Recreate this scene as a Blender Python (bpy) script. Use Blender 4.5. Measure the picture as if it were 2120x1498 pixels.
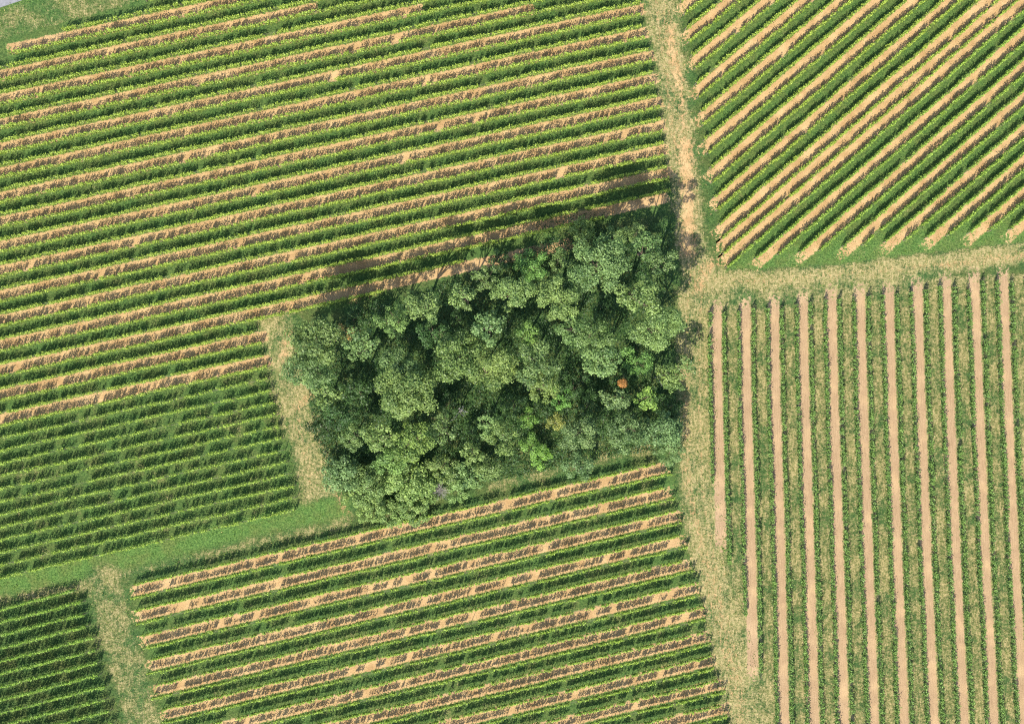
import bpy, math, random
import numpy as np
from mathutils import Vector

# ------------------------------------------------------------ clear
for o in list(bpy.data.objects):
    bpy.data.objects.remove(o, do_unlink=True)
SC = bpy.context.scene
COL = SC.collection
R = np.random.default_rng(11)
random.seed(11)

# ------------------------------------------------------------ camera, sky, sun, exposure
S = 0.0667            # metres of ground per photograph pixel
H = 190.0             # flying height of the camera
CX, CY = 1060.0, 749.0
cam = bpy.data.cameras.new('camera')
cam.sensor_width = 36.0
cam.lens = 36.0 * H / (2120 * S)
cam.clip_end = 6000
camo = bpy.data.objects.new('camera', cam)
camo.location = (0, 0, H)
camo.rotation_euler = (0, 0, 0)
COL.objects.link(camo)
SC.camera = camo

SUN_AZ = math.radians(22.0)      # shadows run up the picture and this much to the right
SUN_EL = math.radians(50.0)
world = bpy.data.worlds.new('World')
SC.world = world
world.use_nodes = True
wn = world.node_tree.nodes
sky = wn.new('ShaderNodeTexSky')
sky.sky_type = 'NISHITA'
sky.sun_disc = False
sky.sun_elevation = SUN_EL
sky.sun_rotation = SUN_AZ + math.pi
bg = wn['Background']
bg.inputs['Strength'].default_value = 0.15
world.node_tree.links.new(sky.outputs[0], bg.inputs['Color'])
sun = bpy.data.lights.new('sun', 'SUN')
sun.energy = 4.5
sun.angle = math.radians(0.5)
sun.color = (1.0, 0.94, 0.82)
suno = bpy.data.objects.new('sun', sun)
d = Vector((math.sin(SUN_AZ) * math.cos(SUN_EL), math.cos(SUN_AZ) * math.cos(SUN_EL), -math.sin(SUN_EL)))
suno.rotation_euler = d.to_track_quat('-Z', 'Y').to_euler()
suno.location = (-30, -60, 90)
COL.objects.link(suno)
SC.view_settings.view_transform = 'Standard'
SC.view_settings.look = 'None'
SC.view_settings.gamma = 1.0
SC.view_settings.use_curve_mapping = False
SC.view_settings.exposure = 0.66
SC.cycles.use_denoising = False
SC.cycles.filter_width = 1.15

def W(px, py, z=0.0):
    """ground position of a thing whose point at height z shows at picture position px, py"""
    k = S * (1.0 - z / H)
    return ((px - CX) * k, (CY - py) * k)

# ------------------------------------------------------------ node helpers
class NT:
    def __init__(self, mat):
        self.t = mat.node_tree; self.n = self.t.nodes; self.l = self.t.links
    def node(self, kind, **kw):
        x = self.n.new(kind)
        for k, v in kw.items(): setattr(x, k, v)
        return x
    def put(self, sock, v):
        if v is None: return
        if isinstance(v, (int, float)): sock.default_value = v
        elif isinstance(v, (tuple, list)):
            if len(v) == 3 and sock.type == 'RGBA': v = (*v, 1.0)
            sock.default_value = v
        else: self.l.new(v, sock)
    def math(self, op, a, b=None, c=None, clamp=False):
        x = self.node('ShaderNodeMath', operation=op); x.use_clamp = clamp
        for i, v in enumerate((a, b, c)): self.put(x.inputs[i], v)
        return x.outputs[0]
    def mix(self, f, a, b, blend='MIX'):
        x = self.node('ShaderNodeMix', data_type='RGBA', blend_type=blend)
        self.put(x.inputs[0], f); self.put(x.inputs[6], a); self.put(x.inputs[7], b)
        return x.outputs[2]
    def noise(self, vec, scale, detail=3.0, rough=0.55, dist=0.0):
        x = self.node('ShaderNodeTexNoise')
        self.put(x.inputs['Vector'], vec); x.inputs['Scale'].default_value = scale
        x.inputs['Detail'].default_value = detail; x.inputs['Roughness'].default_value = rough
        x.inputs['Distortion'].default_value = dist
        return x.outputs['Fac']
    def mapping(self, vec, scale=(1, 1, 1), rot=(0, 0, 0), loc=(0, 0, 0)):
        x = self.node('ShaderNodeMapping')
        self.put(x.inputs['Vector'], vec)
        x.inputs['Scale'].default_value = scale; x.inputs['Rotation'].default_value = rot
        x.inputs['Location'].default_value = loc
        return x.outputs[0]
    def rng(self, v, a, b, c=0.0, e=1.0):
        x = self.node('ShaderNodeMapRange'); x.clamp = True
        x.interpolation_type = 'SMOOTHSTEP'
        self.put(x.inputs[0], v); x.inputs[1].default_value = a; x.inputs[2].default_value = b
        x.inputs[3].default_value = c; x.inputs[4].default_value = e
        return x.outputs[0]
    def attr(self, name):
        x = self.node('ShaderNodeAttribute'); x.attribute_name = name
        return x.outputs['Fac']

def new_mat(name):
    m = bpy.data.materials.new(name); m.use_nodes = True
    t = NT(m)
    b = t.n['Principled BSDF']
    b.inputs['Roughness'].default_value = 0.9
    b.inputs['Specular IOR Level'].default_value = 0.15
    return m, t, b

def pos_of(t):
    return t.node('ShaderNodeNewGeometry').outputs['Position']

def grass_colour(t, P, dry, lush):
    """grass as it grows on the ground: green blades, dry stalks, and small flecks"""
    big = t.noise(P, 0.30, 4, .6)
    mid = t.noise(P, 1.5, 5, 0.68)
    fine = t.noise(t.mapping(P, (1.0, 1.0, 1)), 5.5, 3, 0.7)
    st1 = t.noise(t.mapping(P, (1.7, 0.35, 1), rot=(0, 0, -.08)), 2.0, 4, 0.7, .4)
    st2 = t.noise(t.mapping(P, (1.0, 1.3, 1)), 2.6, 4, 0.7, .5)
    st1 = t.math('ADD', t.math('MULTIPLY', st1, .4), t.math('MULTIPLY', st2, .6))
    g = t.mix(t.rng(mid, .3, .7), (.036, .088, .025), (.082, .150, .040))
    g = t.mix(t.rng(big, .35, .65, 0, .6), g, (.105, .120, .034))
    lg = t.mix(t.rng(fine, .3, .7), (.056, .135, .030), (.140, .240, .055))
    lg = t.mix(t.rng(t.noise(P, .35, 4, .65), .42, .66, 0, .6), lg, (.135, .165, .045))
    g = t.mix(t.math('MULTIPLY', lush, 1.0, clamp=True), g, lg)
    tuft = t.noise(t.mapping(P, (1, 1, 1), loc=(5, 2, 0)), 3.2, 3, .7)
    g = t.mix(1.0, g, t.mix(t.rng(tuft, .36, .62), (.58, .66, .66), (1.22, 1.16, 1.15)), 'MULTIPLY')
    d1 = t.mix(t.rng(st1, .38, .62), (.17, .175, .055), (.47, .37, .18))
    d1 = t.mix(t.rng(mid, .45, .75, 0, .55), d1, (.16, .20, .06))
    # where the grass is dry shows in ragged patches
    dd = t.math('ADD', t.math('MULTIPLY', dry, 1.35), t.math('MULTIPLY', t.math('SUBTRACT', t.math('ADD', t.math('ADD', t.math('MULTIPLY', mid, .6), t.math('MULTIPLY', st1, .7)), t.math('MULTIPLY', fine, .6)), .95), 2.4))
    dd = t.math('ADD', dd, t.math('MULTIPLY', t.math('SUBTRACT', big, .5), 1.8))
    dd = t.rng(dd, .38, 1.15)
    dd = t.math('MULTIPLY', dd, t.rng(dry, 0.02, 0.15))
    c = t.mix(dd, g, d1)
    sp = t.rng(fine, .28, .48, .62, 1.0)
    c = t.mix(1.0, c, t.mix(sp, (.38, .42, .42), (1, 1, 1)), 'MULTIPLY')
    tiny = t.noise(t.mapping(P, (1, .7, 1), loc=(3, 8, 0)), 11.0, 2, .7)
    c = t.mix(t.math('MULTIPLY', t.rng(tiny, .60, .72), t.math('ADD', .18, t.math('MULTIPLY', dry, .6)), clamp=True), c, (.62, .54, .30))
    return c, fine, mid

def soil_colour(t, P, tint):
    a = t.noise(P, 0.5, 4, .6)
    b = t.noise(P, 6.0, 3, .7)
    c = t.mix(t.rng(a, .3, .7), (.44, .275, .125), (.60, .405, .20))
    c = t.mix(tint, c, (.40, .285, .185))
    c = t.mix(1.0, c, t.mix(t.rng(b, .3, .6), (.74, .72, .70), (1.0, 1.0, 1.0)), 'MULTIPLY')
    return c, b

# ------------------------------------------------------------ ground materials
def ground_material():
    m, t, b = new_mat('meadow_ground')
    P = pos_of(t)
    dry = t.attr('dry'); lush = t.attr('lush'); bare = t.attr('bare')
    c, fine, mid = grass_colour(t, P, dry, lush)
    s, sb = soil_colour(t, P, 0.0)
    n = t.math('ADD', t.noise(t.mapping(P, (1, .6, 1)), 2.2, 5, .7), t.math('MULTIPLY', fine, .5))
    bb = t.math('ADD', bare, t.math('MULTIPLY', t.math('SUBTRACT', n, .75), 2.6))
    bb = t.math('MULTIPLY', t.rng(bb, .25, .85), t.rng(bare, .02, .35))
    c = t.mix(bb, c, s)
    t.put(b.inputs['Base Color'], c)
    bump = t.node('ShaderNodeBump'); bump.inputs['Strength'].default_value = .8
    bump.inputs['Distance'].default_value = .22
    t.put(bump.inputs['Height'], t.math('MULTIPLY', fine, t.math('SUBTRACT', 1.0, t.math('MULTIPLY', bb, .7))))
    t.put(b.inputs['Normal'], bump.outputs[0])
    return m

def strip_material(name, tint, furrow):
    """bare tilled soil between two vine rows, grass creeping in from both edges; u runs along, v across"""
    m, t, b = new_mat(name)
    P = pos_of(t)
    uv = t.node('ShaderNodeUVMap').outputs[0]
    sep = t.node('ShaderNodeSeparateXYZ'); t.put(sep.inputs[0], uv)
    u, v = sep.outputs[0], sep.outputs[1]
    g, fine, mid = grass_colour(t, P, t.attr('dry'), t.attr('lush'))
    s, sb = soil_colour(t, P, tint)
    # wheel marks and clods
    fv = t.node('ShaderNodeCombineXYZ'); t.put(fv.inputs[0], t.math('MULTIPLY', u, .35)); t.put(fv.inputs[1], t.math('MULTIPLY', v, 5.0))
    fur = t.noise(fv.outputs[0], 1.5, 3, .6)
    s = t.mix(1.0, s, t.mix(t.rng(fur, .3, .7, 0, furrow), (1, 1, 1), (.68, .66, .64)), 'MULTIPLY')
    cen = t.noise(t.mapping(P, (1, 1, 1), loc=(9, 4, 0)), .35, 2)
    s = t.mix(t.rng(cen, .45, .75, 0, .35), s, (.62, .43, .23))
    e = t.math('ABSOLUTE', v)
    n = t.math('ADD', t.noise(P, 2.2, 3, .6), t.math('MULTIPLY', fine, .8))
    e = t.math('ADD', e, t.math('MULTIPLY', t.math('SUBTRACT', n, .9), .75))
    end = t.attr('fade')
    e = t.math('MAXIMUM', e, t.math('ADD', t.math('MULTIPLY', end, 1.15), t.math('MULTIPLY', t.math('SUBTRACT', n, .9), 2.6)))
    f = t.rng(e, .68, .86)
    t.put(b.inputs['Base Color'], t.mix(f, s, g))
    bump = t.node('ShaderNodeBump'); bump.inputs['Strength'].default_value = .55
    bump.inputs['Distance'].default_value = .12
    t.put(bump.inputs['Height'], t.math('ADD', t.math('MULTIPLY', fine, .7), t.math('MULTIPLY', fur, .5)))
    t.put(b.inputs['Normal'], bump.outputs[0])
    return m

def leaf_material(name, dark, light, trans=0.28, rough=.5):
    """one leaf colour per leaf from its tone; the plant's own tint rides on its object colour"""
    m, t, b = new_mat(name)
    tone = t.attr('tone')
    oc = t.node('ShaderNodeObjectInfo').outputs['Color']
    c = t.mix(tone, dark, light)
    c = t.mix(1.0, c, oc, 'MULTIPLY')
    t.put(b.inputs['Base Color'], c)
    b.inputs['Roughness'].default_value = rough
    b.inputs['Specular IOR Level'].default_value = .35
    tr = t.node('ShaderNodeBsdfTranslucent')
    t.put(tr.inputs['Color'], t.mix(1.0, c, (1.25, 1.25, .55), 'MULTIPLY'))
    ms = t.node('ShaderNodeMixShader'); ms.inputs[0].default_value = trans
    t.l.new(b.outputs[0], ms.inputs[1]); t.l.new(tr.outputs[0], ms.inputs[2])
    t.l.new(ms.outputs[0], t.n['Material Output'].inputs['Surface'])
    return m

def plain_material(name, a, bcol, scale=6.0, rough=.85):
    m, t, b = new_mat(name)
    P = pos_of(t)
    t.put(b.inputs['Base Color'], t.mix(t.rng(t.noise(P, scale, 4, .6), .3, .7), a, bcol))
    b.inputs['Roughness'].default_value = rough
    return m

M_GROUND = ground_material()
M_STRIP = strip_material('tilled_soil', 0.0, .5)
M_STRIP_C = strip_material('combed_soil', 0.7, .6)
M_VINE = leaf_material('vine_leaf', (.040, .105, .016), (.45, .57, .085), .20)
M_WEED = leaf_material('weed_leaf', (.10, .20, .03), (.34, .46, .075), .2)
M_TREE = leaf_material('tree_leaf', (.055, .115, .030), (.31, .43, .125), .16)
M_BARK = plain_material('bark', (.10, .075, .05), (.19, .15, .11))
M_DEAD = plain_material('dead_wood', (.36, .33, .29), (.55, .52, .47))
M_STAKE = plain_material('stake_wood', (.20, .16, .12), (.34, .28, .22))
M_ROAD = plain_material('asphalt', (.20, .20, .21), (.28, .28, .29), 1.5, .9)
M_VTRUNK = plain_material('vine_bark', (.09, .06, .04), (.16, .11, .08))

# ------------------------------------------------------------ mesh helpers
def raw_mesh(name, V, F4, mat, tone=None):
    """mesh of quads from numpy arrays"""
    me = bpy.data.meshes.new(name)
    V = np.asarray(V, np.float32); F = np.asarray(F4, np.int32)
    nf = len(F)
    me.vertices.add(len(V)); me.vertices.foreach_set('co', V.ravel())
    me.loops.add(nf * 4); me.loops.foreach_set('vertex_index', F.ravel())
    me.polygons.add(nf)
    me.polygons.foreach_set('loop_start', np.arange(nf, dtype=np.int32) * 4)
    try: me.polygons.foreach_set('loop_total', np.full(nf, 4, np.int32))
    except Exception: pass
    me.update(calc_edges=True)
    me.materials.append(mat)
    if tone is not None:
        a = me.attributes.new('tone', 'FLOAT', 'FACE')
        a.data.foreach_set('value', np.asarray(tone, np.float32))
    return me

def leaf_arrays(C, N, size, ratio=.62):
    """rhombic leaves at centres C, facing N"""
    n = len(C)
    N = N / (np.linalg.norm(N, axis=1, keepdims=True) + 1e-9)
    r = R.normal(size=(n, 3))
    a = np.cross(N, r); a /= (np.linalg.norm(a, axis=1, keepdims=True) + 1e-9)
    b = np.cross(N, a)
    sz = size[:, None]
    a = a * sz * .5; b = b * sz * .5 * ratio
    V = np.stack([C - a, C + b + a * .12, C + a, C - b + a * .12], 1).reshape(-1, 3)
    F = np.arange(n * 4, dtype=np.int32).reshape(-1, 4)
    return V, F

def tube_arrays(segs, sides=5):
    """list of (p0, p1, r0, r1) -> quads"""
    Vs, Fs, o = [], [], 0
    ang = np.arange(sides) / sides * 2 * math.pi
    for p0, p1, r0, r1 in segs:
        p0 = np.array(p0, float); p1 = np.array(p1, float)
        dd = p1 - p0; L = np.linalg.norm(dd)
        if L < 1e-6: continue
        dd /= L
        up = np.array([0, 0, 1.]) if abs(dd[2]) < .9 else np.array([1., 0, 0])
        a = np.cross(dd, up); a /= np.linalg.norm(a); b = np.cross(dd, a)
        ring = np.outer(np.cos(ang), a) + np.outer(np.sin(ang), b)
        Vs.append(p0 + ring * r0); Vs.append(p1 + ring * r1)
        for i in range(sides):
            j = (i + 1) % sides
            Fs.append((o + i, o + j, o + sides + j, o + sides + i))
        o += 2 * sides
    return np.concatenate(Vs), np.array(Fs)

def link(name, me, parent=None, **props):
    o = bpy.data.objects.new(name, me)
    COL.objects.link(o)
    if parent is not None: o.parent = parent
    for k, v in props.items(): o[k] = v
    return o

def thing(name, loc, label, cat, group=None):
    o = bpy.data.objects.new(name, None)
    o.empty_display_size = .3
    COL.objects.link(o); o.location = loc
    o['label'] = label; o['category'] = cat
    if group: o['group'] = group
    return o

ORD = ['first', 'second', 'third', 'fourth', 'fifth', 'sixth', 'seventh', 'eighth', 'ninth', 'tenth', 'eleventh', 'twelfth',
       'thirteenth', 'fourteenth', 'fifteenth', 'sixteenth', 'seventeenth', 'eighteenth', 'nineteenth', 'twentieth', 'twenty-first',
       'twenty-second', 'twenty-third', 'twenty-fourth', 'twenty-fifth', 'twenty-sixth', 'twenty-seventh', 'twenty-eighth', 'twenty-ninth', 'thirtieth']

# ------------------------------------------------------------ the ground sheet
def seg_dist(X, Y, pts):
    best = np.full(X.shape, 1e9)
    for (x0, y0), (x1, y1) in zip(pts[:-1], pts[1:]):
        dx, dy = x1 - x0, y1 - y0
        tt = np.clip(((X - x0) * dx + (Y - y0) * dy) / (dx * dx + dy * dy + 1e-9), 0, 1)
        best = np.minimum(best, np.hypot(X - x0 - tt * dx, Y - y0 - tt * dy))
    return best

def band(X, Y, pts, hw, soft):
    return np.clip((hw + soft - seg_dist(X, Y, pts)) / (2 * soft), 0, 1)

def inside(X, Y, poly):
    r = np.zeros(X.shape, bool)
    n = len(poly)
    for i in range(n):
        x0, y0 = poly[i]; x1, y1 = poly[(i + 1) % n]
        c = ((y0 > Y) != (y1 > Y)) & (X < (x1 - x0) * (Y - y0) / (y1 - y0 + 1e-12) + x0)
        r ^= c
    return r

def zones(X, Y):
    """dry, lush and bare ground as it lies, from picture-pixel ground coordinates"""
    dry = np.full(X.shape, .10); lush = np.zeros(X.shape); bare = np.zeros(X.shape)
    fa = inside(X, Y, [(-400, -300), (1345, -300), (1400, 640), (560, 640), (620, 1040), (-400, 1290)])
    lush = np.where(fa, .35, lush)
    fb = inside(X, Y, [(1400, -300), (2500, -300), (2500, 480), (1500, 545)])
    lush = np.where(fb, .55, lush)
    fc = inside(X, Y, [(1455, 600), (2600, 540), (2600, 2000), (1600, 2000)])
    dry = np.where(fc, .54, dry)
    fe = inside(X, Y, [(270, 1215), (1390, 960), (1520, 1510), (1520, 1800), (400, 1800)])
    dry = np.where(fe, .16, dry); lush = np.where(fe, .40, lush)
    ff = inside(X, Y, [(-400, 1350), (160, 1215), (250, 1520), (300, 1800), (-400, 1800)])
    dry = np.where(ff, .10, dry)
    fd = inside(X, Y, [(-400, 960), (545, 770), (620, 1050), (-400, 1290)])
    dry = np.where(fd, .16, dry); lush = np.where(fd, .35, lush)
    # track from the top down to the corner of the wood, then the headland down the right side
    tr = [(1362, -300), (1368, 0), (1388, 130), (1402, 250), (1420, 400), (1428, 500), (1445, 570)]
    b = band(X, Y, tr, 36, 12); dry = np.maximum(dry, b * .62); lush *= 1 - b
    bare = np.maximum(bare, band(X, Y, [(1388, 60), (1394, 120), (1407, 178)], 9, 12) * .9)
    bare = np.maximum(bare, band(X, Y, tr, 10, 18) * .42)
    for off in (-13, 13): bare = np.maximum(bare, band(X, Y, [(x_ + off, y_) for x_, y_ in tr], 2.5, 4) * .62)
    bare = np.maximum(bare, band(X, Y, [(1412, 200), (1418, 330)], 8, 10) * .6)
    bare = np.maximum(bare, band(X, Y, [(1418, 300), (1424, 400), (1424, 520)], 15, 14) * .92)
    hd = [(1445, 560), (1436, 700), (1440, 900), (1444, 1020), (1476, 1200), (1520, 1380), (1545, 1520), (1600, 1900)]
    b = band(X, Y, hd, 40, 12); dry = np.maximum(dry, b * .66); lush *= 1 - b
    bare = np.maximum(bare, band(X, Y, [(1420, 760), (1422, 1000), (1455, 1130), (1490, 1260), (1530, 1440), (1560, 1700)], 7, 12) * .55)
    bare = np.maximum(bare, band(X, Y, [(x_ + 26, y_) for x_, y_ in hd], 4, 9) * .35)
    for off in (-16, 10): bare = np.maximum(bare, band(X, Y, [(x_ + off, y_) for x_, y_ in hd], 2.5, 4) * .55)
    bare = np.maximum(bare, band(X, Y, [(1446, 600), (1460, 560), (1475, 545)], 14, 12) * .6)
    hp = [(1440, 580), (1600, 582), (1800, 562), (1950, 545), (2120, 522), (2500, 470)]
    b = band(X, Y, hp, 24, 11); dry = np.maximum(dry, b * .72); lush *= 1 - b
    bare = np.maximum(bare, band(X, Y, hp, 9, 12) * .38)
    bare = np.maximum(bare, band(X, Y, [(1950, 548), (2120, 528), (2300, 500)], 10, 10) * .5)
    tri = inside(X, Y, [(1500, 560), (1580, 515), (1820, 480), (2500, 400), (2500, 430), (2120, 500), (1900, 525), (1750, 545)])
    lush = np.where(tri, .8, lush); dry = np.where(tri, .12, dry)
    # left headland of the wood
    lh = [(575, 660), (590, 780), (630, 880), (660, 1010), (690, 1060)]
    b = band(X, Y, lh, 42, 18); dry = np.maximum(dry, b * .62)
    bare = np.maximum(bare, band(X, Y, [(600, 690), (585, 740)], 10, 10) * .6)
    bare = np.maximum(bare, band(X, Y, [(615, 840), (655, 805)], 9, 12) * .6)
    bare = np.maximum(bare, band(X, Y, [(612, 850), (645, 1010)], 9, 18) * .42)
    bare = np.maximum(bare, band(X, Y, [(690, 990), (715, 1060)], 9, 14) * .5)
    bare = np.maximum(bare, band(X, Y, [(730, 615), (800, 590)], 12, 10) * .6)
    # diagonal green lane and the lane running down from it
    dl = [(-400, 1300), (0, 1210), (200, 1168), (400, 1118), (560, 1078), (700, 1052)]
    b = band(X, Y, dl, 24, 9); lush = np.maximum(lush, b); dry = dry * (1 - b) + .08 * b
    dl2 = [(x + 8, y + 34) for x, y in dl]
    b = band(X, Y, dl2, 12, 10); dry = np.maximum(dry, b * .5)
    vl = [(215, 1205), (235, 1290), (270, 1400), (300, 1520), (380, 1900)]
    b = band(X, Y, vl, 40, 12); dry = np.maximum(dry, b * .50); lush *= 1 - b
    # meadow by the road corner
    me = inside(X, Y, [(-400, -300), (420, -300), (330, -8), (0, 84), (-400, 180)])
    dry = np.where(me, .42, dry); lush = np.where(me, .25, lush)
    rb = band(X, Y, [(-100, 45), (60, -10), (300, -90)], 16, 10); lush = np.maximum(lush, rb * .8); dry = dry * (1 - rb * .8)
    # grove floor
    gr = inside(X, Y, [(640, 660), (1000, 540), (1200, 470), (1395, 440), (1400, 940), (1150, 990), (700, 1040)])
    dry = np.where(gr, .15, dry); lush = np.where(gr, 0.0, lush)
    ol = band(X, Y, [(1020, 1005), (1200, 965), (1340, 925)], 14, 10); dry = np.maximum(dry, ol * .5)
    return dry, lush, bare

def build_ground():
    dx = np.arange(-82, 82.01, .32); dy = np.arange(-60, 60.01, .32)
    far = np.array([130, 220, 420, 900, 2500])
    xs = np.concatenate([-far[::-1], dx, far]); ys = np.concatenate([-far[::-1], dy, far])
    X, Y = np.meshgrid(xs, ys)
    V = np.stack([X.ravel(), Y.ravel(), np.zeros(X.size)], 1)
    ny, nx = X.shape
    i = np.arange(ny - 1)[:, None] * nx + np.arange(nx - 1)[None, :]
    F = np.stack([i, i + 1, i + nx + 1, i + nx], -1).reshape(-1, 4)
    me = raw_mesh('ground', V, F, M_GROUND)
    PX = X / S + CX; PY = CY - Y / S
    for nme, arr in zip(('dry', 'lush', 'bare'), zones(PX, PY)):
        a = me.attributes.new(nme, 'FLOAT', 'POINT')
        a.data.foreach_set('value', arr.ravel().astype(np.float32))
    link('ground', me, kind='structure')
build_ground()

def ribbon(name, pts, hw, mat, z=.004, fade=(1.2, 1.2), step=.6, jit=.0):
    """flat strip along world points pts; u metres along, v -1..1 across"""
    pts = np.array(pts, float)
    seg = np.hypot(*(pts[1:] - pts[:-1]).T); cum = np.concatenate([[0], np.cumsum(seg)])
    L = cum[-1]; n = max(2, int(L / step))
    t = np.linspace(0, L, n + 1)
    P = np.stack([np.interp(t, cum, pts[:, 0]), np.interp(t, cum, pts[:, 1])], 1)
    T = np.gradient(P, axis=0); T /= np.linalg.norm(T, axis=1, keepdims=True)
    Nn = np.stack([-T[:, 1], T[:, 0]], 1)
    vs = np.array([-1, -.5, 0, .5, 1.])
    w = hw * (1 + jit * R.normal(size=n + 1))
    V = np.concatenate([np.concatenate([P + Nn * (w * v)[:, None], np.full((n + 1, 1), z)], 1)[:, None] for v in vs], 1).reshape(-1, 3)
    F, uvq = [], []
    for i in range(n):
        for j in range(4):
            a = i * 5 + j
            F.append((a, a + 5, a + 6, a + 1))
            uvq += [(t[i], vs[j]), (t[i + 1], vs[j]), (t[i + 1], vs[j + 1]), (t[i], vs[j + 1])]
    me = raw_mesh(name, V, F, mat)
    uvl = me.uv_layers.new(name='UVMap'); uvl.data.foreach_set('uv', np.array(uvq, np.float32).ravel())
    px = V[:, 0] / S + CX; py = CY - V[:, 1] / S
    dry, lush, bare = zones(px, py)
    tt = np.repeat(t, 5)
    f = np.maximum(np.clip(1 - tt / fade[0], 0, 1), np.clip(1 - (L - tt) / fade[1], 0, 1))
    for nme, arr in (('dry', dry), ('lush', lush), ('fade', f)):
        a = me.attributes.new(nme, 'FLOAT', 'POINT'); a.data.foreach_set('value', arr.astype(np.float32))
    return link(name, me, kind='structure')

# ------------------------------------------------------------ vine rows
def vine_row(pts_px, label, group, tint, gap=.03, vigour=1.0, top=1.68, low=.45, width=.15, sparse0=0, weeds=None, dens=1.0):
    """one trellised row of vines: pts_px are picture positions of its canopy top, ends included"""
    pw = np.array([W(x, y, top * .93) for x, y in pts_px])
    seg = np.hypot(*(pw[1:] - pw[:-1]).T); cum = np.concatenate([[0], np.cumsum(seg)]); L = cum[-1]
    o = thing('vine_row', (pw[0, 0], pw[0, 1], 0), label, 'vine row', group)
    o.color = (1, 1, 1, 1)
    org = pw[0]
    tdir = np.stack([np.interp(cum, cum, pw[:, 0]), np.interp(cum, cum, pw[:, 1])], 1)
    def at(t):
        return np.stack([np.interp(t, cum, pw[:, 0]) - org[0], np.interp(t, cum, pw[:, 1]) - org[1]], 1)
    dvec = (pw[-1] - pw[0]) / np.hypot(*(pw[-1] - pw[0])); nvec = np.array([-dvec[1], dvec[0]])
    # each vine its own vigour; some are missing
    nv = int(L / 1.0) + 1
    vig = np.clip(R.normal(1.0, .16, nv), .5, 1.35) * vigour
    miss = R.random(nv) < gap
    run = R.random(nv) < gap * .5
    miss |= np.roll(run, 1) & run | (run & (R.random(nv) < .6))
    vig[miss] = np.where(R.random(miss.sum()) < .6, 0.0, .35)
    if nv > 4: vig[:2] = np.maximum(vig[:2], .5)
    # shoots
    ns = int(L * 14 * dens)
    t0 = R.random(ns) * L
    vi = np.minimum((t0 / 1.0).astype(int), nv - 1)
    keep = R.random(ns) < np.clip(vig[vi] * 1.05, 0, 1)
    t0 = t0[keep]; vi = vi[keep]; ns = len(t0)
    wob = .04 * np.sin(t0 * .35 + R.random() * 6) + .03 * np.sin(t0 * 1.3 + R.random() * 6)
    lat0 = R.normal(0, width * .35, ns) + wob
    tall = top * (1 + .05 * np.sin(t0 * .9 + R.random() * 6)) * np.clip(vig[vi] ** .25, .7, 1.08) + R.normal(0, .11, ns)
    tall += (R.random(ns) < .12) * R.random(ns) * .35
    lean_t = R.normal(0, .13, ns); lean_n = R.normal(0, .075, ns)
    m = 12
    f = (np.arange(m) + .5) / m
    f = np.clip(f[None, :] + R.normal(0, .04, (ns, m)), 0, 1)
    z = low + (tall[:, None] - low) * f
    side = R.normal(0, 1, (ns, m))
    bulge = width * (1.0 - .3 * f) * .62
    lat = lat0[:, None] + lean_n[:, None] * f + side * bulge
    tt = t0[:, None] + lean_t[:, None] * f + R.normal(0, .07, (ns, m))
    tt = np.clip(tt, -.2, L + .2)
    base = at(tt.ravel())
    C = np.concatenate([base + nvec * lat.ravel()[:, None], z.reshape(-1, 1)], 1)
    N = R.normal(0, .75, (len(C), 3)); N[:, 2] += .75; N[:, :2] += nvec * (np.sign(side.ravel()) * .5)[:, None]
    size = (.20 - .05 * f.ravel()) * R.uniform(.8, 1.25, len(C))
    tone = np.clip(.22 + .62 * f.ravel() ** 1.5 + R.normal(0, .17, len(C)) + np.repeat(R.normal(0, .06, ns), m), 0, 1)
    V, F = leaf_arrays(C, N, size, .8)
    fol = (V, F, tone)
    # stems with a cordon
    stems = []
    k = np.arange(nv)
    tv = np.clip(k + .5 + R.normal(0, .08, nv), 0, L); pv = at(tv)
    for q in range(nv):
        if vig[q] < .2: continue
        x, y = pv[q]; ex, ey = R.normal(0, .05, 2)
        stems.append(((x, y, 0), (x + ex, y + ey, low + .08), .034, .024))
        stems.append(((x + ex - dvec[0] * .42, y + ey - dvec[1] * .42, low + .1), (x + ex + dvec[0] * .42, y + ey + dvec[1] * .42, low + .1), .016, .016))
    sv, sf = tube_arrays(stems, 4)
    V, F, tone = fol
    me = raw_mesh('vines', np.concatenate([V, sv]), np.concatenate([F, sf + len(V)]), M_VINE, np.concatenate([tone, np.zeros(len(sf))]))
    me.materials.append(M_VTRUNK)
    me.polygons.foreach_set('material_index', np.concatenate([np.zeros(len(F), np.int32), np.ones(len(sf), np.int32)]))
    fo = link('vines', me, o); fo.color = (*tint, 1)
    # trellis: line stakes and wires
    tr = []
    for tq in np.arange(5.0, L - 2, 5.0):
        x, y = at(np.array([tq]))[0]
        tr.append(((x, y, 0), (x, y, top - .05), .03, .035))
    for zz in (low + .08, 1.0, 1.35):
        tp = at(np.linspace(0, L, max(2, len(pw))))if len(pw) == 2 else pw - org
        for a, b2 in zip(tp[:-1], tp[1:]):
            tr.append(((a[0], a[1], zz), (b2[0], b2[1], zz), .006, .006))
    V, F = tube_arrays(tr, 4)
    link('trellis', raw_mesh('trellis', V, F, M_STAKE), o)
    for e, sg in ((0.0, -1), (L, 1)):
        x, y = at(np.array([e]))[0]
        V, F = tube_arrays([((x + dvec[0] * sg * .12, y + dvec[1] * sg * .12, 0), (x + dvec[0] * sg * .02, y + dvec[1] * sg * .02, 1.55), .045, .04)], 6)
        link('end_post', raw_mesh('end_post', V, F, M_STAKE), o)
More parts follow.
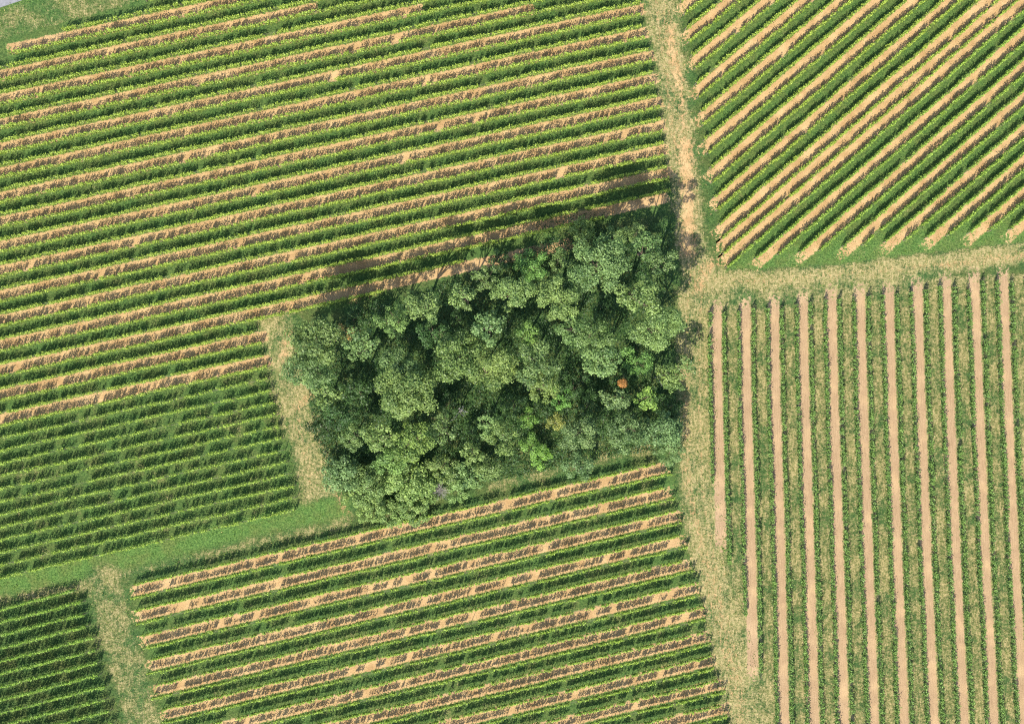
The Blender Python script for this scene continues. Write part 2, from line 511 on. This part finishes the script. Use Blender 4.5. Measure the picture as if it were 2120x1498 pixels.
    # weeds in the strip under the vines
    if weeds is not None:
        nw = int(L * weeds[1])
        t = R.random(nw) * L; lt = R.normal(0, .17, nw)
        Cw = np.concatenate([at(t) + org + nvec * lt[:, None], (R.random(nw) ** 2 * .26 + .03)[:, None]], 1)
        Nw = R.normal(0, .6, (nw, 3)); Nw[:, 2] += 1
        weeds[0].append((Cw, Nw, R.uniform(.10, .20, nw), np.clip(R.normal(.5, .25, nw), 0, 1)))
    return o

def weed_patch(name, lst, tint):
    C = np.concatenate([a[0] for a in lst]); N = np.concatenate([a[1] for a in lst])
    s_ = np.concatenate([a[2] for a in lst]); tn = np.concatenate([a[3] for a in lst])
    V, F = leaf_arrays(C, N, s_, .45)
    o = link(name, raw_mesh(name, V, F, M_WEED, tn), kind='stuff')
    o['label'] = 'low weeds and grass growing under the vine rows'; o['category'] = 'weeds'
    o.color = (*tint, 1)

interp = np.interp
# --- field A: upper left, soil and grass aisles by turns; rows 31.. are all grass
iA = np.arange(44)
yA0 = interp(iA, [0, 8, 20, 31, 43], [86.6, 288.5, 596, 880, 1196])
sA = interp(iA, [0, 24, 31, 43], [.2135, .2212, .2215, .2305])
endA = {9: 1328, 10: 1328, 11: 1334, 12: 1343, 13: 1348, 14: 1351, 15: 1356, 16: 1360, 17: 1366, 18: 1370, 19: 1372, 20: 1374, 21: 1377,
        22: 1382, 23: 1386, 24: 1388, 25: 1250, 26: 960, 27: 800, 28: 526, 29: 540, 30: 543, 31: 552, 32: 553, 33: 560, 34: 565, 35: 571,
        36: 577, 37: 582, 38: 586, 39: 592, 40: 600, 41: 607, 42: 611, 43: 609}
def lineA(i, x): return interp(i, iA, yA0) - interp(i, iA, sA) * x
weedA, weedD = [], []
for i in range(-1, 44):
    y0 = yA0[0] + i * 25.2 if i < 0 else yA0[i]
    sl = sA[max(i, 0)]
    xl = {-1: 300, 0: 128, 1: 16}.get(i, -90)
    xr = endA.get(i, 1326)
    xt = (y0 + 55) / sl
    xr = min(xr, xt)
    if xr - xl < 60: continue
    pts = [(xl, y0 - sl * xl), (xr, y0 - sl * xr)]
    if i <= 27:
        n = 27 - i
        lab = (f'long vine row in upper left vineyard, {ORD[n]} row above the wood' if n > 0
               else 'vine row nearest the wood in the upper left vineyard, partly in tree shade')
        vine_row(pts, lab, 'long vine rows of the upper left vineyard', (1.0, 1.0, 1.0), gap=.02, weeds=(weedA, 22))
    else:
        n = 43 - i
        lab = (f'vine row left of the wood, {ORD[n]} row above the diagonal green lane' if n else 'vine row left of the wood, the one edging the diagonal green lane')
        vine_row(pts, lab, 'shorter vine rows left of the wood', (.92, .98, 1.0) if i > 31 else (1, 1, 1), gap=.03 if i <= 31 else .09,
                 vigour=1.0 if i <= 31 else .92, weeds=(weedA if i <= 31 else weedD, 22 if i <= 31 else 12), dens=1.0 if i <= 31 else .85)
weed_patch('weeds', weedA, (1.05, 1.0, 1.0))
weed_patch('weeds', weedD, (.9, .9, .95))
def soil_between(fa, fb, xa, xb, hw, mat=M_STRIP, name='soil_strip', **kw):
    pts = []
    for x in np.linspace(xa, xb, 5):
        p0 = np.array(W(x, fa(x), 1.56)); p1 = np.array(W(x, fb(x), 1.56))
        pts.append((p0 + p1) / 2)
    return ribbon(name, pts, hw, mat, **kw)
for k in range(0, 31, 2):
    a, b2 = k, k + 1
    y0 = (yA0[a] + yA0[b2]) / 2; sl = sA[a]
    xr = {0: 500, 2: 660, 4: 880, 6: 1110, 24: 1392, 26: 1190, 28: 556, 30: 562}.get(k, endA.get(b2, 1326) + 14)
    xr = min(xr, (y0 + 60) / sl)
    soil_between(lambda x: yA0[a] - sA[a] * x, lambda x: yA0[b2] - sA[b2] * x, -90 if k else 4, xr, .95)

# --- field B: upper right, slanting rows
jB = [-16, -9, -5, -3, 0]
def yB(j, x):
    y15 = interp(j, [-19, -16, -9, -5, -3, 0], [-73, 25, 253, 389, 454, 557]) if j <= 0 else None
    sl = interp(j, [-19, -16, -12, -5, 0], [.81, .82, .835, .86, .862])
    if j <= 0: return y15 - sl * (x - 1500)
    return 40 + 33.0 * j - .861 * (x - 2100)
startB = {-19: 1412, -18: 1419, -17: 1422, -16: 1428, -15: 1433, -14: 1441, -13: 1443, -12: 1447, -11: 1452, -10: 1457, -9: 1460, -8: 1467, -7: 1473,
          -6: 1476, -5: 1479, -4: 1486, -3: 1491, -2: 1496, -1: 1500, 0: 1506, 1: 1566, 2: 1614, 3: 1658, 4: 1700, 5: 1748, 6: 1790, 7: 1835, 8: 1878,
          9: 1922, 10: 1966, 11: 2010, 12: 2053, 13: 2096, 14: 2136}
weedB = []
for j in range(-19, 15):
    xl = startB[j]
    sl = (yB(j, 1500) - yB(j, 1600)) / 100
    xr = xl + (yB(j, xl) + 60) / sl
    xr = min(xr, 2210)
    if xr - xl < 25: continue
    pts = [(xl, yB(j, xl)), (xr, yB(j, xr))]
    n = j + 19
    if j <= 0: lab = f'slanting upper right vine row, its end the {ORD[-j]} up the dirt track from the crossing'
    else: lab = f'slanting upper right vine row, its foot the {ORD[j - 1]} along the dry path from the crossing'
    vine_row(pts, lab, 'slanting vine rows of the upper right vineyard', (1.0, 1.0, .95) if j < 0 else (.88, .98, 1.0), gap=.035 if j < 0 else .02, vigour=1.0 if j < 0 else 1.1,
             top=1.68, weeds=(weedB, 20), width=.15)
weed_patch('weeds', weedB, (1.0, 1.0, 1.0))
for j in range(-21, 14):
    if not (j % 2 == 1 or j == -2): continue
    if j == -21: continue
    ja, jb = j, j + 1
    xl = (startB.get(ja, 1405) + startB.get(jb, 1410)) / 2 - (16 if j < 1 else 30)
    sl = .85
    xr = min(xl + (yB(ja, xl) + 90) / sl, 2215)
    if xr - xl < 25: continue
    soil_between(lambda x: yB(ja, x), lambda x: yB(jb, x), xl, xr, (.98 if j in (-3, -2, -1) else .90), fade=(3.4, 1.2))

# --- field C: right, upright rows
def xC(i, y):
    return interp(y, [600, 750, 1123, 1498], [1472 + 29.8 * i, 1591 + (i - 4) * 30.2, 1602.5 + (i - 4) * 30.42, 1611 + (i - 4) * 31.2]) + (y > 1498) * (y - 1498) * (.03 + .0014 * i)
topC = [647, 645, 643, 637, 638, 634, 629, 624, 619, 617, 614, 612, 610, 607, 602, 599, 592, 592, 589, 579, 579, 581, 575, 572]
weedC = []
for i in range(24):
    yb = {0: 1000, 1: 1170, 2: 1275, 3: 1406}.get(i, 1580)
    ys_ = [topC[i]] + [y for y in (700, 850, 1000, 1150, 1300, 1450) if y < yb - 20] + [yb]
    pts = [(xC(i, y), y) for y in ys_]
    lab = f'upright vine row in the right vineyard, {ORD[i]} row from the dry headland'
    if i == 0: lab = 'upright vine row in the right vineyard, edging the dry headland by the wood'
    vine_row(pts, lab, 'upright vine rows of the right vineyard', (.60, .74, 1.1), gap=.012, top=1.6, low=.35, width=.19, weeds=(weedC, 6), dens=1.0)
weed_patch('weeds', weedC, (.8, .85, .8))
for i in range(0, 24, 2):
    yt = (topC[i] + topC[i + 1]) / 2 - 34
    yb = {0: 1150, 2: 1420}.get(i, 1580)
    pts = [tuple((np.array(W(xC(i, y), y, 1.4)) + np.array(W(xC(i + 1, y), y, 1.4))) / 2) for y in np.linspace(yt, yb, 9)]
    ribbon('soil_strip', pts, .98, M_STRIP_C, fade=(3.5, 4.0 if i < 4 else 1.0))

# --- field E: bottom middle
def yE(i, x): return 1067 + 26.9 * i - (.231 + .0006 * i) * (x - 900)
lE = [273, 268, 278, 280, 290, 293, 308, 303, 320, 313, 333, 333] + [340 + 6 * k for k in range(13)]
rE = [1360, 1392, 1374, 1398, 1402, 1413, 1408, 1424, 1414, 1438, 1446, 1450, 1458, 1462, 1460, 1472, 1475, 1479, 1489, 1503, 1505, 1510, 1514, 1518, 1522]
weedE = []
for i in range(24):
    xl, xr = lE[i], rE[i]
    # rows leaving through the bottom of the picture
    if yE(i, xl) > 1560: xl = xl + (yE(i, xl) - 1560) / .24
    if xr - xl < 30: continue
    lab = (f'vine row in the bottom middle vineyard, {ORD[i]} row down from the wood' if i else 'vine row nearest below the wood, top edge of the bottom middle vineyard')
    vine_row([(xl, yE(i, xl)), (xr, yE(i, xr))], lab, 'vine rows of the bottom middle vineyard', (.90, .98, .95), gap=.09, vigour=.93, top=1.78, low=.68, width=.12, weeds=(weedE, 9), dens=.92)
weed_patch('weeds', weedE, (.9, .9, .85))
for i in range(0, 24, 2):
    xl = (lE[i] + lE[i + 1]) / 2 - 14; xr = (rE[i] + rE[i + 1]) / 2 + 14
    if yE(i, xl) > 1560: xl = xl + (yE(i, xl) - 1560) / .24
    if xr - xl < 40: continue
    soil_between(lambda x: yE(i, x), lambda x: yE(i + 1, x), xl, xr, .95, fade=(2.6, 2.6))

# --- field F: bottom left corner
rF = [151, 167, 172, 177, 190, 195, 200, 202, 216, 216, 223, 232, 236]
weedF = []
for i in range(13):
    y0 = 1261.5 + 26.8 * i; sl = .252
    xl = -90; xr = rF[i]
    if y0 - sl * xl > 1575: xl = (y0 - 1575) / sl
    if xr - xl < 30: continue
    lab = (f'vine row in the bottom left corner vineyard, {ORD[i]} row from its top' if i else 'vine row topping the bottom left corner vineyard below the green lane')
    vine_row([(xl, y0 - sl * xl), (xr, y0 - sl * xr)], lab, 'vine rows of the bottom left corner vineyard', (.80, .95, .95), gap=.015, top=1.85, width=.14, weeds=(weedF, 9))
weed_patch('weeds', weedF, (.7, .75, .75))

# --- road in the top left corner
p = [W(-160, 32), W(60, -42), W(260, -110)]
me_o = ribbon('road', p, 2.4, M_ROAD, z=.008)

# ------------------------------------------------------------ trees of the wood
def build_tree(px, py, rp, h, tint, label, name='tree', cat='tree', group='trees of the small wood', zc=.72, asp=1.0, rot=0.0,
               leaf=.27, dens=1.0, loose=1.0, flat=.8, trunk=True):
    z = h * zc
    bx, by = W(px, py, z)
    r = rp * S * (1 - z / H)
    o = thing(name, (bx, by, 0), label, cat, group)
    cz = h - r * flat - .15 * r
    cz = max(cz, h * .42)
    rz = h - cz
    ca, sa = math.cos(rot), math.sin(rot)
    nl = int(6 + r * r * .95)
    lob = []
    for k in range(nl):
        # sunflower spread keeps the clumps apart, jitter breaks it
        rr = math.sqrt((k + .5) / nl) * .86
        an = k * 2.39996 + R.normal(0, .3)
        rr = min(.98, max(0, rr + R.normal(0, .07)))
        x, y = rr * math.cos(an) * r, rr * math.sin(an) * r * asp
        x, y = x * ca - y * sa, x * sa + y * ca
        zz = cz + (rz * .82) * math.sqrt(max(0, 1 - rr * rr)) + R.normal(0, .17) * r * loose
        rl = np.clip(r * R.uniform(.19, .36), .5, 1.8)
        lob.append((x, y, zz, rl))
    for k in range(int(nl * .5)):    # lower skirts
        an = R.random() * 6.28; rr = R.uniform(.55, .95)
        x, y = rr * math.cos(an) * r, rr * math.sin(an) * r * asp
        x, y = x * ca - y * sa, x * sa + y * ca
        lob.append((x, y, cz - R.uniform(0, .5) * (cz - h * .18), np.clip(r * R.uniform(.15, .26), .4, 1.2)))
    Cs, Ns, Ts, Sz = [], [], [], []
    for (x, y, zz, rl) in lob:
        n = int(4 * math.pi * rl * rl * .7 * 26 * dens * (.27 / leaf) ** 2)
        dd = R.normal(size=(n, 3)); dd /= np.linalg.norm(dd, axis=1, keepdims=True)
        dd[:, 2] = np.where(dd[:, 2] < -.35, -dd[:, 2], dd[:, 2])
        # each clump is itself made of sprays
        sp = np.sin(dd[:, 0] * 7 + x * 3) * np.sin(dd[:, 1] * 7 + y * 3) * np.sin(dd[:, 2] * 6 + zz)
        rad = rl * (R.uniform(.62, 1.05, n) + .22 * sp + R.normal(0, .05, n))
        P = np.array([x, y, zz]) + dd * rad[:, None] * np.array([1, 1, .82])
        Cs.append(P); Ns.append(dd * .8 + R.normal(0, .55, (n, 3)) + np.array([0, 0, .45]))
        Ts.append(np.clip(.42 + R.normal(0, .11) + .22 * sp + R.normal(0, .17, n), 0, 1))
        Sz.append(leaf * R.uniform(.7, 1.25, n))
    C = np.concatenate(Cs); C[:, 2] = np.maximum(C[:, 2], .1)
    V, F = leaf_arrays(C, np.concatenate(Ns), np.concatenate(Sz), .7)
    cr = link('crown', raw_mesh('crown', V, F, M_TREE, np.concatenate(Ts)), o); cr.color = (*tint, 1)
    if trunk:
        tr = max(.06, h * .016)
        segs = []
        pts = [np.array([0, 0, 0.])]
        for q in range(1, 5):
            pts.append(pts[-1] + np.array([R.normal(0, .02 * h), R.normal(0, .02 * h), h * .17]))
        for q in range(4):
            segs.append((pts[q], pts[q + 1], tr * (1.25 if q == 0 else 1 - .17 * q), tr * (1 - .17 * (q + 1))))
        for q in range(min(len(lob), 12)):
            x, y, zz, rl = lob[int(R.integers(len(lob)))]
            s0 = pts[int(R.integers(2, 5))]
            mid = s0 * .5 + np.array([x, y, zz]) * .5 + np.array([0, 0, -.04 * h])
            segs.append((s0, mid, tr * .42, tr * .28)); segs.append((mid, (x, y, zz), tr * .28, tr * .1))
        V, F = tube_arrays(segs, 6)
        link('trunk', raw_mesh('trunk', V, F, M_BARK), o)
    return o

G1 = (1.0, 1.0, 1.0); G2 = (.86, .93, .92); GB = (1.15, 1.22, .85); GD = (.30, .42, .38); GO = (1.15, 1.02, .85); GBL = (.92, .98, 1.12)  # GD: leaf colour darkened to paint in deeper shade in gaps between crowns
Z = lambda a: (560 + a[0] / 2.2356, 440 + a[1] / 2.2356, a[2] / 2.2356)
TREES = [
 # x, y, radius in the enlarged crop; height; tint; aspect, rotation; label
 (1515, 235, 152, 16.5, G1, .86, -.5, 'big round-crowned tree at the top right of the wood'),
 (1735, 165, 78, 13.3, G2, 1, 0, 'small tree between the big round one and the top right corner of the wood'),
 (1808, 235, 80, 14.6, G1, 1, 0, 'tree at the top right corner of the wood beside the dirt track'),
 (1700, 390, 108, 15.8, G1, .85, 0, 'tree on the right side of the wood right of a dark hole'),
 (1790, 530, 138, 14.7, G1, .72, -.3, 'broad tree at the middle of the right edge, shading the track'),
 (1500, 570, 96, 13.6, G2, .9, .3, 'tree below the dark hole, right of the middle of the wood'),
 (1530, 680, 108, 12.5, G1, .8, .2, 'tree with sunlit lower edge above the small red bush'),
 (1330, 400, 118, 15.8, G1, .9, .2, 'tree left of the dark hole in the upper part of the wood'),
 (1390, 540, 95, 13.6, G2, .9, 0, 'tree in the middle right of the wood between two sunlit crowns'),
 (1125, 375, 112, 15.2, G1, .72, 0, 'wide tree in the upper middle of the wood'),
 (990, 305, 72, 12.7, G1, .85, -.5, 'small round tree sticking out at the upper edge of the wood'),
 (885, 390, 74, 13.3, G1, .95, 0, 'tree on the upper edge just left of the small round one'),
 (705, 425, 98, 14.6, G1, .8, .5, 'upper tree of the bright crescent on the upper left edge'),
 (565, 500, 88, 12.4, (1.08, 1.1, .95), .9, 0, 'lower tree of the bright crescent on the upper left edge'),
 (215, 592, 140, 13.3, G1, .85, .3, 'tree at the far upper left corner of the wood'),
 (180, 720, 122, 11.2, G1, .85, .2, 'tree at the far left end, above the bare patch'),
 (425, 610, 92, 12.7, G1, .85, .6, 'tree between the left corner and the bright crescent'),
 (590, 730, 118, 11.5, G1, .9, 0, 'tree just above the large dome-shaped one left of the clearing'),
 (640, 820, 152, 12.5, G1, .92, 0, 'large dome-shaped tree on the left of the dark clearing'),
 (870, 670, 128, 13.0, G2, .95, 0, 'left one of two pale sunlit crowns above the dark clearing'),
 (1020, 710, 128, 13.0, G1, .85, -.2, 'middle sunlit crown overhanging the dark clearing with the dead branch'),
 (1225, 700, 122, 12.5, G1, 1.0, 0, 'tall sunlit tree right of the dark clearing'),
 (1265, 800, 88, 11.5, (1.05, 1.02, .92), .95, 0, 'yellowish pointed crown hanging down right of the dark clearing'),
 (1010, 530, 92, 13.0, G1, .95, 0, 'tree in the heart of the wood'),
 (1190, 560, 62, 11.9, GB, .8, 0, 'yellow-green crown in the heart of the wood'),
 (760, 560, 86, 11.9, GD, .85, 0, 'dark tree right of the crescent of bright crowns'),
 (395, 825, 82, 9.5, GD, .95, 0, 'dark tree left of the large dome-shaped tree'),
 (275, 850, 80, 8.4, G1, .9, 0, 'low tree right of the bare patch at the left end'),
 (320, 930, 92, 8.0, GD, .9, 0, 'dark tree on the lower left edge above the pale shrubs'),
 (245, 1000, 80, 6.5, GD, .9, 0, 'dark low tree jutting out on the left edge'),
 (385, 1040, 74, 7.5, G1, .9, 0, 'light crown amid dark ones in the lower left'),
 (510, 1040, 84, 9.5, G1, .95, 0, 'tree below the large dome-shaped tree'),
 (660, 1060, 112, 10.5, (1.08, 1.12, .9), .95, 0, 'bright green tree in the lower left middle of the wood'),
 (555, 1150, 90, 8.0, (1.08, 1.12, .9), .8, 0, 'bright low tree below left of the bright green one'),
 (800, 1000, 76, 9.0, G1, 1.1, 0, 'tree left of the dead branch below the clearing'),
 (1010, 985, 66, 9.5, G1, .9, 0, 'tree at the lower rim of the dark clearing'),
 (1075, 1030, 92, 10.0, (1.05, 1.02, .92), 1.1, 0, 'sunlit tree below the clearing left of the bright green bushes'),
 (935, 1110, 62, 7.5, G1, .9, 0, 'small round tree below the clearing near the lower edge'),
 (1425, 1020, 104, 8.5, (.95, .9, .95), .75, -.3, 'olive tree in the lower right middle of the wood'),
 (1420, 1170, 88, 5.5, GBL, .8, 0, 'bluish low tree bulging out of the lower edge'),
 (1645, 1010, 108, 7.0, GBL, .85, 0, 'bluish spreading tree at the lower right of the wood'),
 (1805, 1010, 112, 7.0, GBL, .8, 0, 'bluish spreading tree in the lower right corner'),
 (1850, 1095, 78, 5.5, GBL, 1, 0, 'lowest bluish tree in the lower right corner by the end of the rows'),
 (1740, 860, 60, 8.5, GB, .9, .6, 'bright small tree left of the leaning branch on the right edge'),
 (1590, 860, 84, 7.5, (.9, .88, .95), .7, 0, 'thin grey-green tree below the red bush'),
 (1835, 745, 78, 7.5, (1.1, 1.05, .95), .7, .3, 'small tree with a leaning branch on the right edge'),
 (1930, 700, 46, 6.5, G1, .9, 0, 'small tree sticking out farthest over the right edge'),
 (1860, 800, 50, 6.0, (1.05, 1.05, .95), .8, 0, 'small tree just below the leaning branch'),
 (330, 1210, 112, 4.5, GBL, .8, 0, 'bluish shrubby tree on the lower left edge'),
 (455, 1270, 116, 4.5, G1, .85, 0, 'shrubby tree in the lower left corner of the wood'),
 (640, 1240, 124, 5.0, (1.1, 1.08, 1.0), .8, 0, 'wide low tree left of the dead grey shrub'),
 (800, 1180, 92, 5.5, G1, .8, 0, 'low tree just above the dead grey shrub'),
 (905, 1215, 108, 4.5, (.92, .96, 1.0), .75, 0, 'low tree right of the dead grey shrub'),
 (1010, 1180, 78, 4.5, G1, .7, 0, 'low tree at the lower edge by the strip of olive grass'),
]
for (x, y, r, h, tint, asp, rot, lab) in TREES:
    px, py, pr = Z((x, y, r * .93))
    v = R.normal(1.0, .09); hue = R.normal(0, .035)
    tv = (tint[0] * v * (1 + hue), tint[1] * v, tint[2] * v * (1 - hue * 1.5))
    build_tree(px, py, pr, h, tv, lab, asp=asp, rot=-rot, leaf=float(R.uniform(.21, .33)), loose=float(R.uniform(.7, 1.4)))

SHRUBS = [
 (1215, 1080, 62, 3.2, (.95, 1.15, .75), 'vivid green bush at the lower edge of the wood, largest of three'),
 (1255, 1130, 56, 2.4, (1.1, 1.35, .75), 'vivid green bush lowest of three by the olive grass'),
 (1200, 950, 50, 4.5, (1.05, 1.25, .75), 'vivid green bush uppermost of three below the clearing'),
 (1320, 970, 44, 4.0, (1.3, .95, .75), 'brownish olive bush right of the vivid green ones'),
 (450, 1385, 62, 2.0, (1.3, 1.25, 1.15), 'pale low bush farthest out at the bottom left corner of the wood'),
 (560, 1395, 70, 1.9, (1.3, 1.3, 1.2), 'pale low bush between two others just above the first vine row'),
 (700, 1385, 60, 2.0, (1.3, 1.25, 1.2), 'pale low bush by the vine row below the dead grey shrub'),
 (870, 1290, 62, 2.0, (1.1, 1.15, 1.1), 'low bush just right of the dead grey shrub'),
 (500, 1345, 84, 2.4, (1.3, 1.25, 1.25), 'pale low bush at the bottom left corner of the wood'),
 (640, 1370, 80, 2.2, (1.35, 1.3, 1.25), 'pale low bush at the bottom touching the first vine row'),
 (390, 1310, 60, 2.2, (1.25, 1.2, 1.05), 'pale low bush on the bottom left edge beside the headland'),
 (720, 1300, 60, 2.2, (1.2, 1.2, 1.1), 'low bush left of the dead grey shrub'),
 (1210, 245, 84, 3.0, (.9, 1.15, .9), 'shaded green bush above the wide tree at the upper edge'),
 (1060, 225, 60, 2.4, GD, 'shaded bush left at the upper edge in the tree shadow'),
 (1340, 215, 56, 3.2, G1, 'shaded bush left of the big round-crowned tree'),
 (1440, 75, 62, 3.0, (1.1, 1.05, .9), 'shaded bush above the big round-crowned tree'),
 (1590, 110, 66, 4.0, G1, 'shaded bush with pale twigs above right of the big round tree'),
 (1700, 95, 50, 4.0, G1, 'shaded bush at the top right by the track'),
 (1700, 690, 76, 4.5, (.85, 1.1, .9), 'dark green bush in the right part of the wood, left of the leaning branch'),
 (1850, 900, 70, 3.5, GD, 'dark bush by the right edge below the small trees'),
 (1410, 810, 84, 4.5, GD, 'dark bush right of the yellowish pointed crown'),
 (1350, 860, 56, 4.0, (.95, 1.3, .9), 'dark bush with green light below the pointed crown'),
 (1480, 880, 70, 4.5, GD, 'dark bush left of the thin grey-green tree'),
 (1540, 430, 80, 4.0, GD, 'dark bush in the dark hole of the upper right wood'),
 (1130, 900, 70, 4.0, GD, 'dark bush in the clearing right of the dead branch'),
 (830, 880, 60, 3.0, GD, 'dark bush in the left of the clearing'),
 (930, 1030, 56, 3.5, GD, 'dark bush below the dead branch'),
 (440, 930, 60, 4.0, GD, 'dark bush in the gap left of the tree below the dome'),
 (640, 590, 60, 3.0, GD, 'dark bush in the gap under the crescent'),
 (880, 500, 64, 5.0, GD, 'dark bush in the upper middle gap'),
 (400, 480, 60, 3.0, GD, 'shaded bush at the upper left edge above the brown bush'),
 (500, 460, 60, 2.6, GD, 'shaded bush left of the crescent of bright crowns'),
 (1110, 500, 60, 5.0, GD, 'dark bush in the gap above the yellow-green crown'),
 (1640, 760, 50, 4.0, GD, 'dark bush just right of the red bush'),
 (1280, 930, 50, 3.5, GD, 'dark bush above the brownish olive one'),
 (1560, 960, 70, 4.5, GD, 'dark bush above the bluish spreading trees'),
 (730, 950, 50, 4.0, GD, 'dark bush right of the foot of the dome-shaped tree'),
]
for (x, y, r, h, tint, lab) in SHRUBS:
    px, py, pr = Z((x, y, r))
    build_tree(px, py, pr, h, tint, lab, name='shrub', cat='bush', group='bushes of the small wood', zc=.8, flat=.8, leaf=.20, dens=1.0, loose=1.3)
px, py, pr = Z((1628, 788, 10))
build_tree(px, py, pr, 6.4, (2.4, .80, .8), 'small orange-red bush glowing in the dark of the wood', name='red_shrub', cat='bush', group=None, zc=.93, leaf=.16, dens=1.3, flat=.8)
px, py, pr = Z((345, 560, 44))
build_tree(px, py, pr, 5.0, (2.6, 1.15, 1.35), 'brown withered bush at the upper left edge of the wood', name='withered_shrub', cat='bush', group=None, leaf=.16, dens=.55)

def dead_plant(x, y, h, rp, n, thick, label, name):
    px, py, pr = Z((x, y, rp))
    bx, by = W(px, py, h * .7); r = pr * S
    o = thing(name, (bx, by, 0), label, 'dead tree')
    segs = [((0, 0, 0), (.1, .1, h * .45), thick * 1.6, thick * 1.2)]
    tw = []
    for k in range(n):
        an = R.random() * 6.28; el = R.uniform(.1, 1.0)
        p0 = np.array([.1, .1, h * R.uniform(.3, .5)])
        p1 = p0 + np.array([math.cos(an) * r * .5 * el, math.sin(an) * r * .5 * el, h * .28 * R.uniform(.6, 1)])
        p2 = p1 + np.array([math.cos(an + R.normal(0, .4)) * r * .5 * el, math.sin(an + R.normal(0, .4)) * r * .5 * el, h * .2 * R.uniform(.3, 1)])
        segs.append((p0, p1, thick, thick * .7)); tw.append((p1, p2, thick * .7, thick * .35))
        for q in range(3):
            s0 = p1 + (p2 - p1) * R.random()
            tw.append((s0, s0 + R.normal(0, 1, 3) * np.array([.3, .3, .18]) * r * .35, thick * .4, thick * .2))
    V, F = tube_arrays(segs, 5); link('branches', raw_mesh('branches', V, F, M_DEAD), o)
    V, F = tube_arrays(tw, 4); link('twigs', raw_mesh('twigs', V, F, M_DEAD), o)
dead_plant(868, 925, 8.0, 46, 7, .055, 'bare white dead branch standing in the dark clearing', 'dead_tree')
dead_plant(785, 1290, 3.0, 50, 60, .022, 'dead grey shrub of bare pale twigs at the lower edge', 'dead_shrub')
dead_plant(1800, 765, 8.0, 40, 3, .05, 'bare leaning branch among the small trees on the right edge', 'dead_branch')

# undergrowth: brambles and nettles over the floor of the wood
def undergrowth():
    poly = [(640, 680), (760, 640), (1000, 560), (1130, 500), (1250, 470), (1390, 475), (1400, 930), (1290, 940), (1080, 985), (930, 1010), (760, 1050), (690, 1000), (650, 900), (640, 830)]
    n = 130000
    x = R.uniform(620, 1420, n); y = R.uniform(440, 1080, n)
    k = inside(x, y, poly) | (inside(x, y, [(1100, 440), (1390, 415), (1395, 480), (1100, 520)]) & (R.random(n) < .25))
    x, y = x[k], y[k]
    cl = np.sin(x * .11) * np.sin(y * .13 + 1) + np.sin(x * .05 + y * .04)
    zz = np.clip(R.random(len(x)) * (.7 + .45 * cl), .03, 2)
    C = np.stack([(x - CX) * S, (CY - y) * S, zz], 1)
    N = R.normal(0, .6, (len(C), 3)); N[:, 2] += 1
    V, F = leaf_arrays(C, N, R.uniform(.14, .30, len(C)), .6)
    o = link('undergrowth', raw_mesh('undergrowth', V, F, M_TREE, np.clip(R.normal(.35, .2, len(C)), 0, 1)), kind='stuff')
    o['label'] = 'dark undergrowth on the floor of the wood'; o['category'] = 'undergrowth'
    o.color = (.28, .42, .38, 1)  # tint darkened so shade under the crowns is part of the colour
undergrowth()
print('leaves ok', len(bpy.data.objects))

# grass tufts standing on the lanes and headlands
def tufts():
    n = 240000
    x = R.uniform(-60, 2180, n); y = R.uniform(-60, 1560, n)
    dry, lush, bare = zones(x, y)
    lane = (band(x, y, [(1362, -80), (1388, 130), (1420, 400), (1445, 570), (1436, 700), (1440, 1000), (1476, 1200), (1520, 1380), (1560, 1560)], 48, 1)
            + band(x, y, [(1440, 560), (1700, 550), (1900, 520), (2200, 480)], 50, 1)
            + band(x, y, [(560, 650), (590, 780), (630, 880), (665, 1010), (700, 1060)], 55, 1)
            + band(x, y, [(-60, 1240), (200, 1185), (400, 1135), (700, 1062)], 42, 1)
            + band(x, y, [(215, 1205), (235, 1290), (270, 1400), (310, 1560)], 48, 1)
            + inside(x, y, [(-60, -60), (420, -60), (330, -8), (0, 84), (-60, 100)])
            + band(x, y, [(900, 1040), (1200, 965), (1390, 930)], 30, 1)) > .5
    k = lane & (R.random(n) > bare * .85) & (np.sin(x * .21 + np.sin(y * .13) * 2) + np.sin(y * .27 + np.sin(x * .11) * 2) + R.normal(0, .8, n) > -.4)
    road = y < 12 - x * .35
    k &= ~road
    x, y, dry = x[k], y[k], dry[k]
    n = len(x)
    hgt = R.uniform(.05, .20, n) * (1 + .5 * (R.random(n) < .1))
    C = np.stack([(x - CX) * S, (CY - y) * S, hgt * .5], 1)
    N = R.normal(0, 1, (n, 3)); N[:, 2] = np.abs(N[:, 2]) * .6 + .25
    isdry = R.random(n) < dry * .5
    
    for nm, sel, tint, lb in (('grass_tufts', ~isdry, (.62, .78, .8), 'green grass tufts on the lanes between the vineyards'), ('dry_grass', isdry, (1.5, 1.0, 1.9), 'straw-coloured dry grass on the headlands and tracks')):
        V, F = leaf_arrays(C[sel], N[sel], R.uniform(.12, .30, sel.sum()), .35)
        o = link(nm, raw_mesh(nm, V, F, M_WEED, np.clip(R.normal(.45, .25, sel.sum()), 0, 1)), kind='stuff')
        o['label'] = lb; o['category'] = 'grass'; o.color = (*tint, 1)
tufts()
